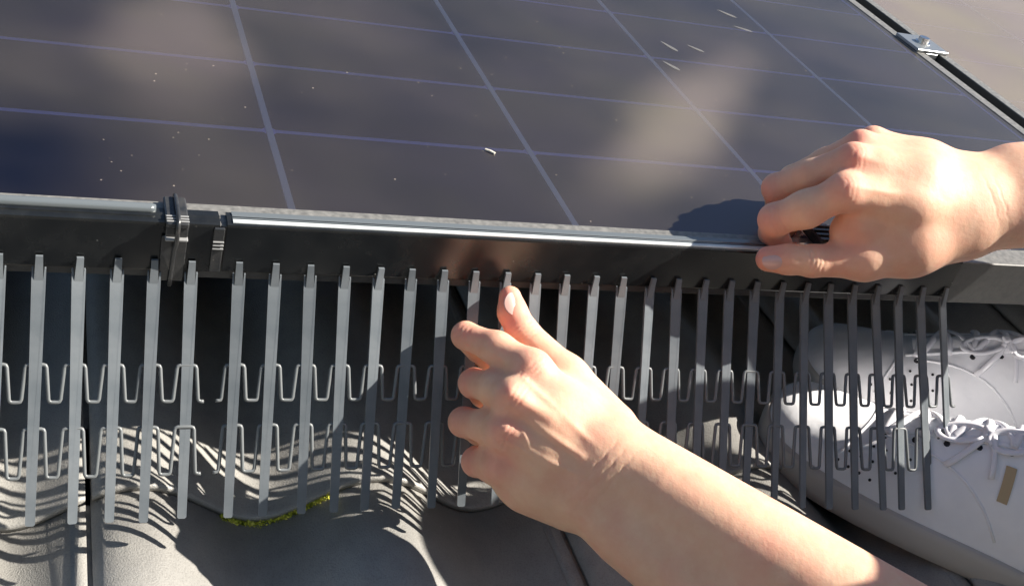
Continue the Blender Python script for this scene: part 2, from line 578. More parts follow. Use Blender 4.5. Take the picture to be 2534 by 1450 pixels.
# unseen tree mass added around the roof to block low sky light
wv, wf = [], []
for k in range(3000):
    a = rng.uniform(0, 2 * math.pi)
    rad = rng.uniform(17, 22)
    top = 6.0 + 1.0 * math.sin(a * 7 + 1) + 0.8 * math.sin(a * 17)
    c = np.array([rad * math.cos(a), rad * math.sin(a), rng.uniform(0.1, 1) ** 0.8 * top])
    p = rng.normal(size=3); p /= np.linalg.norm(p)
    q = np.cross(p, rng.normal(size=3)); q /= np.linalg.norm(q)
    r = rng.uniform(0.5, 1.1)
    n0 = len(wv)
    wv += [c - p * r, c - q * r * .7, c + p * r, c + q * r * .7]
    wf.append((n0, n0 + 1, n0 + 2, n0 + 3))
blocker = link(bpy.data.objects.new('woodland', make_mesh('woodland', wv, wf, M_blocker)))  # unseen trees added to block low sky light
tag(blocker, 'dark green trees added out of view to block low sky light', 'trees', kind='stuff')

roof = thing('roof', (0, 0, -0.25), kind='structure')
v_, f_ = box((-4, -3, -0.30), (4, 4, -0.25))
part('underlay', v_, f_, M_deck, roof)

TILE_W, GAUGE, LEN = 0.300, 0.34, 0.41
W0, AMP, V_NOSE = -0.187, 0.0162, -0.046
U_CREST, U_JOINT = at(330, 1040, 2, -0.172)[0], at(219, 1300, 2, -0.185)[0]
STEP = 0.0055

def wave(u):
    c = math.cos(2 * math.pi * (u - U_CREST) / (TILE_W / 2))
    return AMP * (c + 0.10 * (1 - c * c))

def tile_top(u, v):
    k = math.floor((v - V_NOSE) / GAUGE)
    nose = V_NOSE + k * GAUGE
    return W0 + wave(u) - STEP * (v - nose) / GAUGE

def tile_mesh():
    """one interlocking double-roll tile; origin at its lower left corner"""
    n = 44
    gap = 0.0017
    us = np.linspace(gap, TILE_W - gap, n)
    V, Fs = [], []
    vs_l = [0.0, 0.0012, 0.004, 0.05, 0.20, LEN]
    dz = [-0.0012, -0.0003, 0.0, 0.0, 0.0, 0.0]
    for iv, vl in enumerate(vs_l):
        for iu, ul in enumerate(us):
            edge = min(iu, n - 1 - iu)
            dr = -0.0018 if edge == 0 else 0.0
            V.append((ul, vl, wave(U_JOINT + ul) - STEP * vl / GAUGE + dz[iv] + dr))
    for iv in range(len(vs_l) - 1):
        for iu in range(n - 1):
            a = iv * n + iu
            Fs.append((a, a + 1, a + n + 1, a + n))
    base = len(V)                                     # underside
    for vl in (0.0, LEN):
        for iu, ul in enumerate(us):
            V.append((ul, vl, wave(U_JOINT + ul) * 1.0 - 0.0048 - STEP * vl / GAUGE))
    for iu in range(n - 1):
        Fs.append((base + iu, base + n + iu, base + n + iu + 1, base + iu + 1))
        Fs.append((iu, base + iu, base + iu + 1, iu + 1))
        top = (len(vs_l) - 1) * n
        Fs.append((top + iu, top + iu + 1, base + n + iu + 1, base + n + iu))
    for iu in (0, n - 1):                             # sides
        col = [iv * n + iu for iv in range(len(vs_l))] + [base + n + iu, base + iu]
        Fs.append(tuple(col if iu == 0 else col[::-1]))
    # water channel under the left joint so that the gap is not open to the deck
    cv, cf = box((-0.010, 0.002, wave(U_JOINT) - 0.016), (0.012, LEN, wave(U_JOINT) - 0.0095))
    k = len(V); V += cv; Fs += [tuple(i + k for i in q) for q in cf]
    me = make_mesh('tile', V, Fs, M_tile, True)
    return me

tile_me = tile_mesh()
for row in range(-3, 4):
    for col in range(-4, 7):
        o = place('tile', tile_me, (U_JOINT + col * TILE_W + random.uniform(-.0005, .0005),
                                    V_NOSE + row * GAUGE + random.uniform(-.0008, .0008), W0), roof)

# ================================================================== solar panels
PU, PV = 0.184, 0.101
U_L, U_R = -0.368, 0.736            # first and last cell edge
NROW = 16

cell_me = None
def chamfer_cell():
    w, l, c = PU - 0.0050, PV - 0.0052, 0.002
    pts = [(-w/2 + c, -l/2), (w/2 - c, -l/2), (w/2, -l/2 + c), (w/2, l/2 - c), (w/2 - c, l/2), (-w/2 + c, l/2), (-w/2, l/2 - c), (-w/2, -l/2 + c)]
    n = len(pts)
    V = [(x, y, 0) for x, y in pts] + [(x, y, 0.0004) for x, y in pts]
    Fs = [tuple(range(n))[::-1], tuple(range(n, 2 * n))] + [(i, (i + 1) % n, n + (i + 1) % n, n + i) for i in range(n)]
    return make_mesh('cell', V, Fs, M_cell)
cell_me = chamfer_cell()

def solar_panel(name, u0, label, ncol=6, rows=NROW, glass=None):
    """u0 = left edge of the first cell column"""
    u1 = u0 + ncol * PU
    v1 = rows * PV
    t = thing(name, ((u0 + u1) / 2, v1 / 2, -0.035), label, 'solar panel')
    o0, o1, p0, p1 = u0 - 0.016, u1 + 0.016, -0.0215, v1 + 0.02
    lip = 0.0125
    def rail(lo, hi):
        v, f = bbox(lo, hi, 0.0007)
        return part('frame_rail', v, f, M_frame, t)
    rail((o0, p0, -0.035), (o1, 0.0005, 0.0008))
    rail((o0, v1 - 0.0005, -0.035), (o1, p1, 0.0008))
    rail((o0, 0.0008, -0.035), (o0 + lip, v1 - 0.0008, 0.0008))
    rail((o1 - lip, 0.0008, -0.035), (o1, v1 - 0.0008, 0.0008))
    v, f = box((o0 + 0.004, -0.004, -0.006), (o1 - 0.004, v1 + 0.004, -0.003))
    part('backsheet', v, f, M_deck, t)
    gv_ = [(o0 + 0.005, -0.003, -0.00285), (o1 - 0.005, -0.003, -0.00285), (o1 - 0.005, v1 + 0.003, -0.00285), (o0 + 0.005, v1 + 0.003, -0.00285)]
    part('cell_film', gv_, [(0, 1, 2, 3)], M_back, t)
    gverts = [(o0 + 0.004, -0.004, 0), (o1 - 0.004, -0.004, 0), (o1 - 0.004, v1 + 0.004, 0), (o0 + 0.004, v1 + 0.004, 0)]
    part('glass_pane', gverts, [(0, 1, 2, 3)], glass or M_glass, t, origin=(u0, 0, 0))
    for c in range(1, ncol):                      # white ribbon between the cell columns
        uu = u0 + c * PU
        v, f = box((uu - 0.0022, 0.0, -0.0027), (uu + 0.0022, v1, -0.0021))
        part('ribbon', v, f, M_ribbon, t)
    for c in range(ncol):
        for r in range(rows):
            place('cell', cell_me, (u0 + (c + .5) * PU, (r + .5) * PV, -0.0027), t)
    return t

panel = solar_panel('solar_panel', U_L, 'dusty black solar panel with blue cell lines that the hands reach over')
panel2 = solar_panel('solar_panel', U_R + 0.016 + 0.020 + 0.016, 'dusty beige solar panel beyond the clamp at upper right', glass=M_glass_dusty)

# mid clamp between the two panels
cpos = at(2300, 112, 2, 0.003)
UG = U_R + 0.016 + 0.010
clamp = thing('mid_clamp', (UG, cpos[1], 0.002), 'grey aluminium mid clamp with bolt between the two panels', 'clamp')
v, f = bbox((UG - 0.021, cpos[1] - 0.022, 0.0012), (UG + 0.021, cpos[1] + 0.022, 0.0045), 0.0006)
part('clamp_plate', v, f, M_alu, clamp)
v, f = bbox((UG - 0.008, cpos[1] - 0.022, -0.034), (UG + 0.008, cpos[1] + 0.022, 0.0010), 0.0006)
part('clamp_body', v, f, M_alu, clamp)
def prism(center, r, h, n, rot=0.0, r2=None):
    r2 = r if r2 is None else r2
    c = np.array(center)
    V = [c + (r * math.cos(rot + 2 * math.pi * i / n), r * math.sin(rot + 2 * math.pi * i / n), 0) for i in range(n)]
    V += [c + (r2 * math.cos(rot + 2 * math.pi * i / n), r2 * math.sin(rot + 2 * math.pi * i / n), h) for i in range(n)]
    Fs = [tuple(range(n))[::-1], tuple(range(n, 2 * n))] + [(i, (i + 1) % n, n + (i + 1) % n, n + i) for i in range(n)]
    return V, Fs
bolt = part('bolt', *merge(prism((UG, cpos[1], 0.0045), 0.0085, 0.0012, 20), prism((UG, cpos[1], 0.0057), 0.0062, 0.005, 20, r2=0.0058)), M_steel, clamp)

# ================================================================== comb guards
FIN_DIR = np.array([0.0, -0.507, -0.862])
FIN_N = np.array([0.0, -0.862, 0.507])
FIN_L = 0.141
FIN_V0, FIN_W0 = -0.0246, -0.0285

def fin_mesh():
    """tapered fin with a forked head; origin where it leaves the flange"""
    a, b = 0.0036, 0.0025
    L_ = FIN_L
    o = [(-a, 0), (-a + 0.0008, 0.0), (-0.0023, 0.0075), (-0.0018, -0.0075), (0.0018, -0.0075), (0.0023, 0.0075),
         (a - 0.0008, 0.0), (a, 0), (a * .97 + b * .03, L_ * .06), (b, L_ - 0.0008), (b - 0.0008, L_), (-b + 0.0008, L_), (-b, L_ - 0.0008), (-a * .97 - b * .03, L_ * .06)]
    th = 0.0016
    V = []
    for s in (1, 0):
        for x, l in o:
            p = FIN_DIR * l if l > 0 else np.array([0, -0.0004, -l * 1.0])
            nn = FIN_N if l > 0 else np.array([0, -1.0, 0.0])
            V.append(np.array([x, 0, 0]) + p + nn * th * s)
    n = len(o)
    Fs = [tuple(range(n)), tuple(range(n, 2 * n))[::-1]]
    Fs += [(i, n + i, n + (i + 1) % n, (i + 1) % n) for i in range(n)]
    me = make_mesh('fin', V, Fs, M_fin)
    return me
fin_me = fin_mesh()

def spring_wire(us, l_top, l_bot, left_hook=True, right_hook=True):
    pts = []
    cw, bw = 0.0052, 0.0031
    def corner(p0, p1, p2, r=0.0016):
        p0, p1, p2 = map(np.array, (p0, p1, p2))
        d0 = (p0 - p1) / np.linalg.norm(p0 - p1); d1 = (p2 - p1) / np.linalg.norm(p2 - p1)
        a, b = p1 + d0 * r, p1 + d1 * r
        return [a, (a + b) / 4 + p1 / 2, b]
    raw = []
    for i, uf in enumerate(us):
        raw += [(uf - 0.010 + bw, l_bot), (uf - cw, l_top), (uf + cw, l_top), (uf + 0.010 - bw, l_bot)]
    raw = [(us[0] - 0.010, l_bot)] + raw + [(us[-1] + 0.010, l_bot)]
    out_ = [np.array(raw[0])]
    for i in range(1, len(raw) - 1):
        out_ += corner(raw[i - 1], raw[i], raw[i + 1])
    out_.append(np.array(raw[-1]))
    P3 = []
    for q in out_:
        c_, s_ = math.cos(bow(q[0])), math.sin(bow(q[0]))
        d_ = np.array([0, FIN_DIR[1] * c_ + FIN_DIR[2] * s_, -FIN_DIR[1] * s_ + FIN_DIR[2] * c_])
        P3.append(np.array([q[0], FIN_V0, FIN_W0]) + d_ * q[1] * longer(q[0]) - FIN_N * 0.0002)
    return tube(P3, 0.00112, 6)

def bow(u):
    """the free end of the long guard swings out from the roof"""
    return 0.16 * min(1.0, max(0.0, (u - 0.20) / 0.20)) ** 1.3

def longer(u):
    return 1.0 + 0.09 * min(1.0, max(0.0, (u - 0.20) / 0.25))

def comb(label, u0, u1, us, v_front, ledge_back, w_top):
    t = thing('comb_guard', ((u0 + u1) / 2, v_front, FIN_W0), label, 'pigeon guard', 'comb guards along the panel edge')
    vf = v_front
    prof = [(ledge_back, 0.0012), (ledge_back, w_top), (vf + 0.0085, w_top + 0.0003), (vf + 0.0075, w_top + 0.0012), (vf + 0.006, w_top + 0.0012), (vf + 0.005, w_top + 0.0004),
            (vf + 0.0032, w_top + 0.0004), (vf + 0.0012, w_top + 0.0001), (vf + 0.0003, w_top - 0.0008), (vf, w_top - 0.0022),
            (vf, -0.0282), (vf + 0.0003, -0.0288), (vf + 0.0016, -0.0288), (vf + 0.0018, -0.0280), (vf + 0.0018, 0.0012)]
    v, f = extrude_u(prof, u0, u1, 1)
    part('flange', v, f, M_flange, t)
    for uf in us:
        rot = Matrix.Rotation(random.gauss(0, 0.012) - bow(uf), 4, 'X') @ Matrix.Rotation(random.gauss(0, 0.006), 4, 'Y') @ Matrix.Rotation(random.gauss(0, 0.10), 4, Vector(FIN_DIR))
        place('fin', fin_me, (uf, vf - 0.0006, FIN_W0), t, rot @ Matrix.Diagonal((1, longer(uf), longer(uf), 1)))
    off = np.array([0, vf - 0.0006 - FIN_V0, 0])
    for lt, lb in ((0.053, 0.0735), (0.088, 0.115)):
        v, f = spring_wire(us, lt, lb)
        part('spring_wire', np.array(v) + off, f, M_wire, t, smooth=True)
    return t

us1 = [at(475, 650, 1, -0.0246)[0] - 0.01965 * k for k in range(17)][::-1]
us2 = [at(x, y, 1, -0.0232)[0] for x, y in ((594, 655),)]
u_first = us2[0]
u_last = at(2326, 735, 1, -0.0232)[0]
us2 = list(np.linspace(u_first, u_last, 26))
U1_END = at(545, 600, 1, -0.0246)[0]
comb1 = comb('left black comb guard of hanging fins with a rounded edge trim', us1[0] - 0.012, U1_END - 0.001, us1, -0.0240, -0.0105, 0.0030)
comb2 = comb('long black comb guard of hanging fins held by both hands', U1_END + 0.003, us2[-1] + 0.004, us2, -0.0234, -0.0110, 0.0030)

# glossy strip along the ledge of the long guard, with a pale bead added as its painted highlight
v, f = extrude_u([(-0.0112, 0.0032), (-0.0112, 0.0038), (-0.0150, 0.0040), (-0.0156, 0.0045), (-0.0166, 0.0045), (-0.0172, 0.0040), (-0.0186, 0.0040), (-0.0186, 0.0030)], U1_END + 0.006, us2[-1] + 0.003)
part('edge_strip', v, f, M_tube, comb2)
v, f = extrude_u([(-0.0190, 0.0031), (-0.0190, 0.0038), (-0.0196, 0.0041), (-0.0216, 0.0041), (-0.0224, 0.0036), (-0.0224, 0.0031)], U1_END + 0.006, us2[-1] + 0.003)
part('highlight_bead', v, f, M_highlight, comb2)

# rounded trim lying on the ledge of the left guard
u_trim = at(388, 532, 2, 0.006)[0]
path = [(us1[0] - 0.012, -0.0150, 0.0052), (u_trim - 0.15, -0.0150, 0.0052), (u_trim - 0.003, -0.0150, 0.0052), (u_trim, -0.0150, 0.0052)]
v, f = tube(path, [0.0030, 0.0030, 0.0030, 0.0024], 16)
part('edge_trim', v, f, M_tube, comb1, smooth=True)

# ribbed joining tab between the guards
uj = at(544, 580, 1, -0.026)[0]
tabv = merge(bbox((uj - 0.0032, -0.0262, -0.0275), (uj + 0.0026, -0.0243, 0.0014), 0.0004))
jt = part('joining_tab', *tabv, M_clip, comb2)
for k in range(3):
    v, f = bbox((uj - 0.0033, -0.0272, -0.0075 - k * 0.0022), (uj + 0.0027, -0.0262, -0.0066 - k * 0.0022), 0.0002)
    place_ = part('rib', v, f, M_rib, comb2)

# fixing clip with its strap
uc = at(438, 560, 1, -0.026)[0]
clip = thing('fixing_clip', (uc, -0.026, -0.03), 'black plastic clip strapped over the panel edge beside the edge trim', 'clip')
v, f = bbox((uc - 0.0060, -0.0300, 0.0022), (uc + 0.0060, -0.0020, 0.0060), 0.0008)
part('bridge', *merge((v, f)), M_clip, clip)
v, f = merge(*[bbox((uc - 0.0060, -0.0290 + k * 0.0026, 0.0060), (uc + 0.0060, -0.0278 + k * 0.0026, 0.0066), 0.0003) for k in range(3)])
part('ridge', v, f, M_rib, clip)
v, f = bbox((uc - 0.0060, -0.0312, -0.0052), (uc + 0.0060, -0.0262, -0.0036), 0.0005)
part('shelf', v, f, M_rib, clip)
v, f = bbox((uc - 0.0058, -0.0290, -0.0036), (uc + 0.0058, -0.0262, 0.0022), 0.0004)
part('front_block', v, f, M_clip, clip)
v, f = bbox((uc - 0.0072, -0.0262, -0.0345), (uc + 0.0062, -0.0247, -0.0052), 0.0004)
part('back_plate', v, f, M_clip, clip)
strap = [(uc + 0.0004, -0.0010, 0.0060), (uc + 0.0004, -0.0040, 0.0074), (uc + 0.0003, -0.022, 0.0078), (uc + 0.0002, -0.0300, 0.0068), (uc, -0.0318, 0.003), (uc, -0.0316, -0.006), (uc - 0.0004, -0.0285, -0.012), (uc - 0.0008, -0.0275, -0.030), (uc - 0.001, -0.0275, -0.0365)]
v, f = tube(strap, 0.0013, 8)
part('strap', v, f, M_clip, clip, smooth=True)

# ================================================================== moss on the tile course
mv, mf = [], []
mp0, mp1 = at(535, 1266, 2, -0.21)[0], at(805, 1212, 2, -0.20)[0]
for k in range(2600):
    s = random.random()
    uu = mp0 + (mp1 - mp0) * s
    wgt = 0.35 + 0.65 * max(0.0, math.sin(s * 9 + 1) * 0.5 + 0.5)
    if random.random() > wgt: continue
    vv = V_NOSE - abs(random.gauss(0, 0.0015)) - 0.0002
    zz = tile_top(uu, vv) + abs(random.gauss(0, 0.0009))
    c = np.array([uu, vv, zz])
    a = rng.normal(size=3); a /= np.linalg.norm(a)
    b = np.cross(a, rng.normal(size=3)); b /= np.linalg.norm(b)
    r = random.uniform(0.0006, 0.0014)
    n0 = len(mv)
    mv += [c - a * r, c + b * r * .5, c + a * r, c - b * r * .5]
    mf.append((n0, n0 + 1, n0 + 2, n0 + 3))
me = make_mesh('moss', np.array(mv) - np.array([0, V_NOSE, W0]), mf, M_moss)
moss = place('moss', me, (0, V_NOSE, W0))
tag(moss, 'yellow green moss growing along the tile edge', 'moss', kind='stuff')

# ================================================================== the person
person = thing('person', (0.55, -0.14, -0.17), 'person in white trainers crouching with bare hands on the comb guard', 'person')

def vertex_normals(V, Q):
    n = np.cross(V[Q[:, 2]] - V[Q[:, 0]], V[Q[:, 3]] - V[Q[:, 1]])
    N_ = np.zeros_like(V)
    for i in range(4):
        np.add.at(N_, Q[:, i], n)
    return N_ / (np.linalg.norm(N_, axis=1)[:, None] + 1e-15)

def arm(name, prims, knuckles, h=0.0011, label=None, creases=(), veins=()):
    V, Q = round_cones(prims, h)
    V = relax(V, Q, 3, 0.5)
    Nn = vertex_normals(V, Q)
    for c, axis, offs, rad, depth in creases:        # skin folds across a joint
        axis = axis / np.linalg.norm(axis)
        d = V - c
        x = d @ axis
        perp = np.linalg.norm(d - x[:, None] * axis, axis=1)
        fall = np.exp(-(perp / rad) ** 4)
        wob = 0.0005 * np.sin(perp * 900 + c[0] * 4000)
        amt = sum(np.exp(-((x + wob - o) / 0.0008) ** 2) for o in offs)
        puff = 0.5 * np.exp(-(x / 0.008) ** 2)
        V = V - Nn * (depth * fall * (amt - puff))[:, None]
    for line, rad, height in veins:                  # raised tendons and veins
        line = np.asarray(line)
        best = np.full(len(V), 9.0)
        for a, b in zip(line[:-1], line[1:]):
            t = np.clip((V - a) @ (b - a) / ((b - a) @ (b - a)), 0, 1)
            best = np.minimum(best, np.linalg.norm(V - a - t[:, None] * (b - a), axis=1))
        V = V + Nn * (height * np.exp(-(best / rad) ** 2))[:, None]
    o_ = V.mean(0)
    me = make_mesh(name, V - o_, Q, M_skin, True)
    red = np.zeros(len(V))
    for kx, kr, amt in knuckles:
        d = np.linalg.norm(V - kx, axis=1)
        red = np.maximum(red, amt * np.exp(-(d / kr) ** 2))
    a = me.attributes.new('redness', 'FLOAT', 'POINT')
    a.data.foreach_set('value', red.astype(np.float32))
    o = place(name, me, o_, person)
    if label: o['label'] = label
    return o

def nail(parent, center, along, normal, length, width, curve=0.004):
    along = np.asarray(along, float); along /= np.linalg.norm(along)
    normal = np.asarray(normal, float); normal -= along * (normal @ along); normal /= np.linalg.norm(normal)
    side = np.cross(normal, along)
    V, Fs = [], []
    nu, nv = 9, 9
    for i in range(nu):
        for j in range(nv):
            a, b = -1 + 2 * i / (nu - 1), -1 + 2 * j / (nv - 1)
            sq = math.sqrt(max(0, 1 - 0.5 * b * b)); sp = math.sqrt(max(0, 1 - 0.5 * a * a))
            x, y = a * sq * length / 2, b * sp * width / 2
            V.append(np.asarray(center) + along * x + side * y + normal * (-curve * (b * sp) ** 2 - 0.0012 * (a * sq) ** 2))
    for i in range(nu - 1):
        for j in range(nv - 1):
            q = (i * nv + j, (i + 1) * nv + j, (i + 1) * nv + j + 1, i * nv + j + 1)
            Fs.append(q)
    n = len(V)
    V += [p - normal * 0.0008 for p in V]
    Fs += [tuple(i + n for i in q)[::-1] for q in Fs[:]]
    c = np.mean(V, 0)
    return part_of(parent, 'fingernail', V, Fs, M_nail)

def part_of(parent, name, V, Fs, m, smooth=True):
    """sub-part: parent is itself a part carrying its own roof-frame origin"""
    V = np.asarray(V, float)
    c = V.mean(0)
    me = make_mesh(name, V - c, Fs, m, smooth)
    o = link(bpy.data.objects.new(name, me))
    o.parent = parent
    o.matrix_local = Matrix.Translation(Vector(c) - Vector(parent['base']))
    o['base'] = tuple(map(float, c))
    return o

TOCAM = -RC[2]; RIGHT = RC[0]; UP = -RC[1]

def chain(joints, k):
    """joints: (x, y, depth, r_mm) -> round cones"""
    out_ = []
    for (x0, y0, d0, r0), (x1, y1, d1, r1) in zip(joints[:-1], joints[1:]):
        out_.append((pt(x0, y0, d0), pt(x1, y1, d1), r0 / 1000, r1 / 1000, k))
    return out_

def limb(joints, k):
    return [(None, None, 0, 0, k, chain(joints, k))]

# ---- lower hand (her left): dorsum to the camera, thumb up, fingers closed round the fins
LH = []
# forearm, two bones side by side
LH += limb([(1510, 1120, .665, 23), (1640, 1205, .655, 25), (1900, 1375, .640, 29), (2330, 1660, .615, 36)], 0.012)
LH += limb([(1455, 1215, .668, 21), (1560, 1310, .660, 23), (1800, 1480, .645, 28), (2250, 1780, .620, 34)], 0.014)
# carpus and metacarpals
LH += chain([(1500, 1130, .665, 21), (1400, 1020, .668, 15), (1316, 915, .668, 11.5)], 0.012)
LH += chain([(1480, 1150, .664, 20), (1370, 1060, .660, 14), (1272, 985, .657, 11)], 0.010)
LH += chain([(1465, 1180, .666, 20), (1350, 1125, .662, 14), (1250, 1068, .660, 11)], 0.010)
LH += chain([(1450, 1210, .670, 20), (1340, 1190, .670, 14), (1246, 1148, .670, 11)], 0.010)
# palm filling behind
LH += chain([(1450, 1150, .685, 20), (1320, 1080, .690, 17)], 0.012)
LH += chain([(1420, 1215, .680, 17), (1270, 1175, .685, 14)], 0.012)
# fingers: proximal phalanx to PIP, then folded away round the fin
LH += chain([(1316, 915, .668, 11), (1230, 862, .683, 9.2), (1152, 830, .698, 8.2)], 0.006)
LH += chain([(1152, 830, .698, 8.2), (1185, 870, .722, 7.6), (1225, 905, .728, 7)], 0.003)
LH += chain([(1272, 985, .657, 10.5), (1222, 960, .675, 9.6), (1172, 948, .697, 8.8)], 0.005)
LH += chain([(1172, 948, .697, 8.8), (1195, 975, .722, 8), (1240, 1000, .728, 7.4)], 0.003)
LH += chain([(1250, 1068, .660, 10.5), (1205, 1055, .677, 9.6), (1147, 1044, .697, 8.8)], 0.005)
LH += chain([(1147, 1044, .697, 8.8), (1185, 1068, .722, 8), (1240, 1080, .728, 7.4)], 0.003)
LH += chain([(1246, 1148, .670, 10.5), (1215, 1145, .682, 9.6), (1180, 1142, .697, 9.0)], 0.006)
LH += chain([(1180, 1142, .697, 9.0), (1205, 1150, .715, 7.5), (1245, 1150, .722, 7)], 0.003)
# thumb
LH += chain([(1500, 1060, .685, 18), (1402, 935, .694, 13.5)], 0.012)
LH += chain([(1402, 935, .694, 12.5), (1293, 823, .708, 9.8)], 0.006)
LH += chain([(1293, 823, .708, 9.6), (1268, 772, .712, 8.8), (1262, 735, .714, 7.0)], 0.004)
# ulnar heel, extensor tendons
LH += chain([(1400, 1240, .678, 14), (1300, 1215, .680, 11)], 0.012)
LH += chain([(1265, 975, .6455, 2.6), (1360, 1035, .6475, 2.2)], 0.006)
LH += chain([(1250, 1062, .6485, 2.6), (1350, 1105, .6495, 2.2)], 0.006)
kn = [(pt(1316, 905, .655), .014, .35), (pt(1262, 980, .645), .013, .4), (pt(1240, 1065, .648), .012, .4), (pt(1240, 1145, .66), .013, .4),
      (pt(1145, 828, .69), .014, .45), (pt(1160, 945, .69), .014, .5), (pt(1135, 1042, .69), .014, .5), (pt(1165, 1145, .69), .015, .5), (pt(1262, 745, .705), .016, .75), (pt(1245, 800, .70), .012, .8)]
def fold(p, q, n, rad, depth, tip, gap=0.0028):
    """n folds across the joint at pixel-depth p, running towards q"""
    c = pt(*p) + TOCAM * tip
    ax_ = pt(*q) - pt(*p)
    return (c, ax_, [gap * (k - (n - 1) / 2) for k in range(n)], rad, depth)
cr = [fold((1293, 823, .708), (1268, 772, .712), 4, .010, .0005, .009), fold((1152, 830, .698), (1230, 862, .683), 3, .009, .0004, .007),
      fold((1172, 948, .697), (1222, 960, .675), 3, .008, .0004, .007), fold((1147, 1044, .697), (1205, 1055, .677), 3, .008, .0004, .007),
      fold((1316, 915, .668), (1400, 1020, .668), 3, .010, .0004, .011), fold((1272, 985, .657), (1370, 1060, .660), 3, .010, .0004, .010),
      fold((1250, 1068, .660), (1350, 1125, .662), 3, .010, .0004, .010), fold((1480, 1170, .665), (1560, 1240, .66), 3, .022, .0004, .020, .006)]
def on(pts_, lift=0.0):
    return [pt(x, y, d) for x, y, d in pts_]
vn = [(on([(1300, 940, .6525), (1390, 1030, .6475), (1480, 1110, .6445)]), .0022, .0009), (on([(1262, 1000, .645), (1340, 1060, .6445), (1440, 1130, .643)]), .0022, .0010),
      (on([(1245, 1085, .648), (1330, 1130, .6465), (1430, 1170, .645)]), .0020, .0009), (on([(1290, 1050, .6455), (1310, 1110, .646), (1380, 1150, .6455)]), .0015, .0007),
      (on([(1560, 1150, .640), (1700, 1260, .632), (1850, 1340, .622)]), .0020, .0006)]
left_hand = arm('hand', LH, kn, label='lower bare hand with thumb up, gripping the fins', creases=cr, veins=vn)
nail(left_hand, pt(1277, 752, .7045), pt(1262, 715, .714) - pt(1285, 800, .709), RIGHT * 0.75 + TOCAM * 0.6 + UP * 0.15, 0.0155, 0.0120)

# ---- upper hand (her right): thumb on the guard, fingers curled over the edge
RH = []
RH += limb([(2425, 468, .790, 22), (2534, 450, .790, 24), (2760, 440, .79, 30), (3150, 420, .79, 38)], 0.012)
RH += limb([(2425, 545, .778, 21), (2534, 527, .778, 23.5), (2760, 520, .778, 28), (3150, 500, .78, 37)], 0.012)
# metacarpals
RH += chain([(2400, 520, .778, 21), (2250, 505, .757, 16.5), (2090, 474, .742, 11.4)], 0.013)
RH += chain([(2400, 490, .785, 21), (2270, 440, .766, 16), (2112, 396, .754, 11)], 0.013)
RH += chain([(2400, 470, .795, 20), (2280, 412, .781, 15), (2130, 362, .774, 10.4)], 0.013)
RH += chain([(2400, 465, .803, 18), (2290, 405, .797, 13), (2160, 350, .794, 10)], 0.012)
RH += chain([(2260, 470, .765, 16), (2170, 440, .760, 13)], 0.012)
RH += chain([(2380, 540, .785, 22), (2250, 560, .778, 20), (2170, 530, .778, 18)], 0.012)
# index
RH += chain([(2090, 476, .742, 11.2), (1995, 518, .752, 11.6), (1918, 544, .764, 10.6)], 0.006)
RH += chain([(1918, 544, .764, 10.6), (1913, 576, .783, 9.2), (1932, 602, .790, 7.8)], 0.004)
# middle
RH += chain([(2112, 396, .754, 10.8), (2005, 436, .768, 10.4), (1922, 466, .784, 9.8)], 0.004)
RH += chain([(1922, 466, .784, 9.8), (1925, 510, .806, 8.2), (1950, 560, .812, 7.5)], 0.003)
# ring
RH += chain([(2130, 361, .774, 10), (2040, 402, .792, 9.0), (1960, 440, .806, 8.4)], 0.004)
RH += chain([(1960, 440, .806, 8.4), (1960, 490, .826, 7.8), (1985, 530, .832, 7)], 0.003)
# little
RH += chain([(2160, 350, .794, 9.5), (2090, 390, .815, 8), (2020, 425, .825, 7.4)], 0.004)
RH += chain([(2020, 425, .825, 7.4), (2020, 460, .836, 6.8), (2040, 490, .840, 6)], 0.003)
# thumb
RH += chain([(2370, 570, .775, 20), (2250, 608, .768, 19), (2140, 640, .764, 14)], 0.012)
RH += chain([(2140, 642, .764, 12.8), (2010, 646, .762, 10.4)], 0.008)
RH += chain([(2010, 646, .760, 10.2), (1950, 642, .761, 9.6), (1902, 641, .763, 8.6)], 0.004)
# web between thumb and index
RH += chain([(2200, 560, .765, 16), (2120, 555, .762, 13), (2085, 572, .764, 7)], 0.010)
# ulna head
RH += chain([(2495, 412, .795, 13), (2525, 408, .795, 12)], 0.014)
kn = [(pt(2080, 465, .732), .012, .4), (pt(2105, 388, .745), .012, .55), (pt(2120, 352, .765), .012, .5), (pt(1905, 545, .757), .015, .5), (pt(1905, 465, .78), .014, .4),
      (pt(1920, 590, .78), .014, .75), (pt(1895, 640, .755), .016, .5), (pt(2090, 600, .75), .02, .35)]
cr = [fold((1918, 544, .764), (1995, 518, .752), 3, .010, .0004, .009), fold((1922, 466, .784), (2005, 436, .768), 3, .009, .0004, .008),
      fold((2010, 646, .762), (1950, 642, .761), 4, .010, .0005, .009), fold((2090, 474, .742), (2250, 505, .757), 3, .009, .00025, .010),
      fold((2112, 396, .754), (2270, 440, .766), 3, .009, .00025, .010), fold((2430, 505, .782), (2534, 480, .782), 2, .018, .00022, .020, .007)]
vn = [(on([(2105, 462, .732), (2200, 478, .737), (2330, 490, .752)]), .0024, .0008), (on([(2125, 390, .744), (2220, 420, .748), (2360, 460, .758)]), .0024, .0010),
      (on([(2140, 355, .766), (2230, 385, .768), (2350, 440, .770)]), .0020, .0009), (on([(2190, 430, .746), (2230, 470, .742), (2300, 500, .749)]), .0016, .0007)]
right_hand = arm('hand', RH, kn, label='upper bare hand pinching the panel edge with its thumb', creases=cr, veins=vn)
nail(right_hand, pt(1912, 644, .7525), pt(1880, 646, .763) - pt(1960, 640, .758), TOCAM * 0.95 + UP * 0.1 - RIGHT * 0.15, 0.0135, 0.0115)

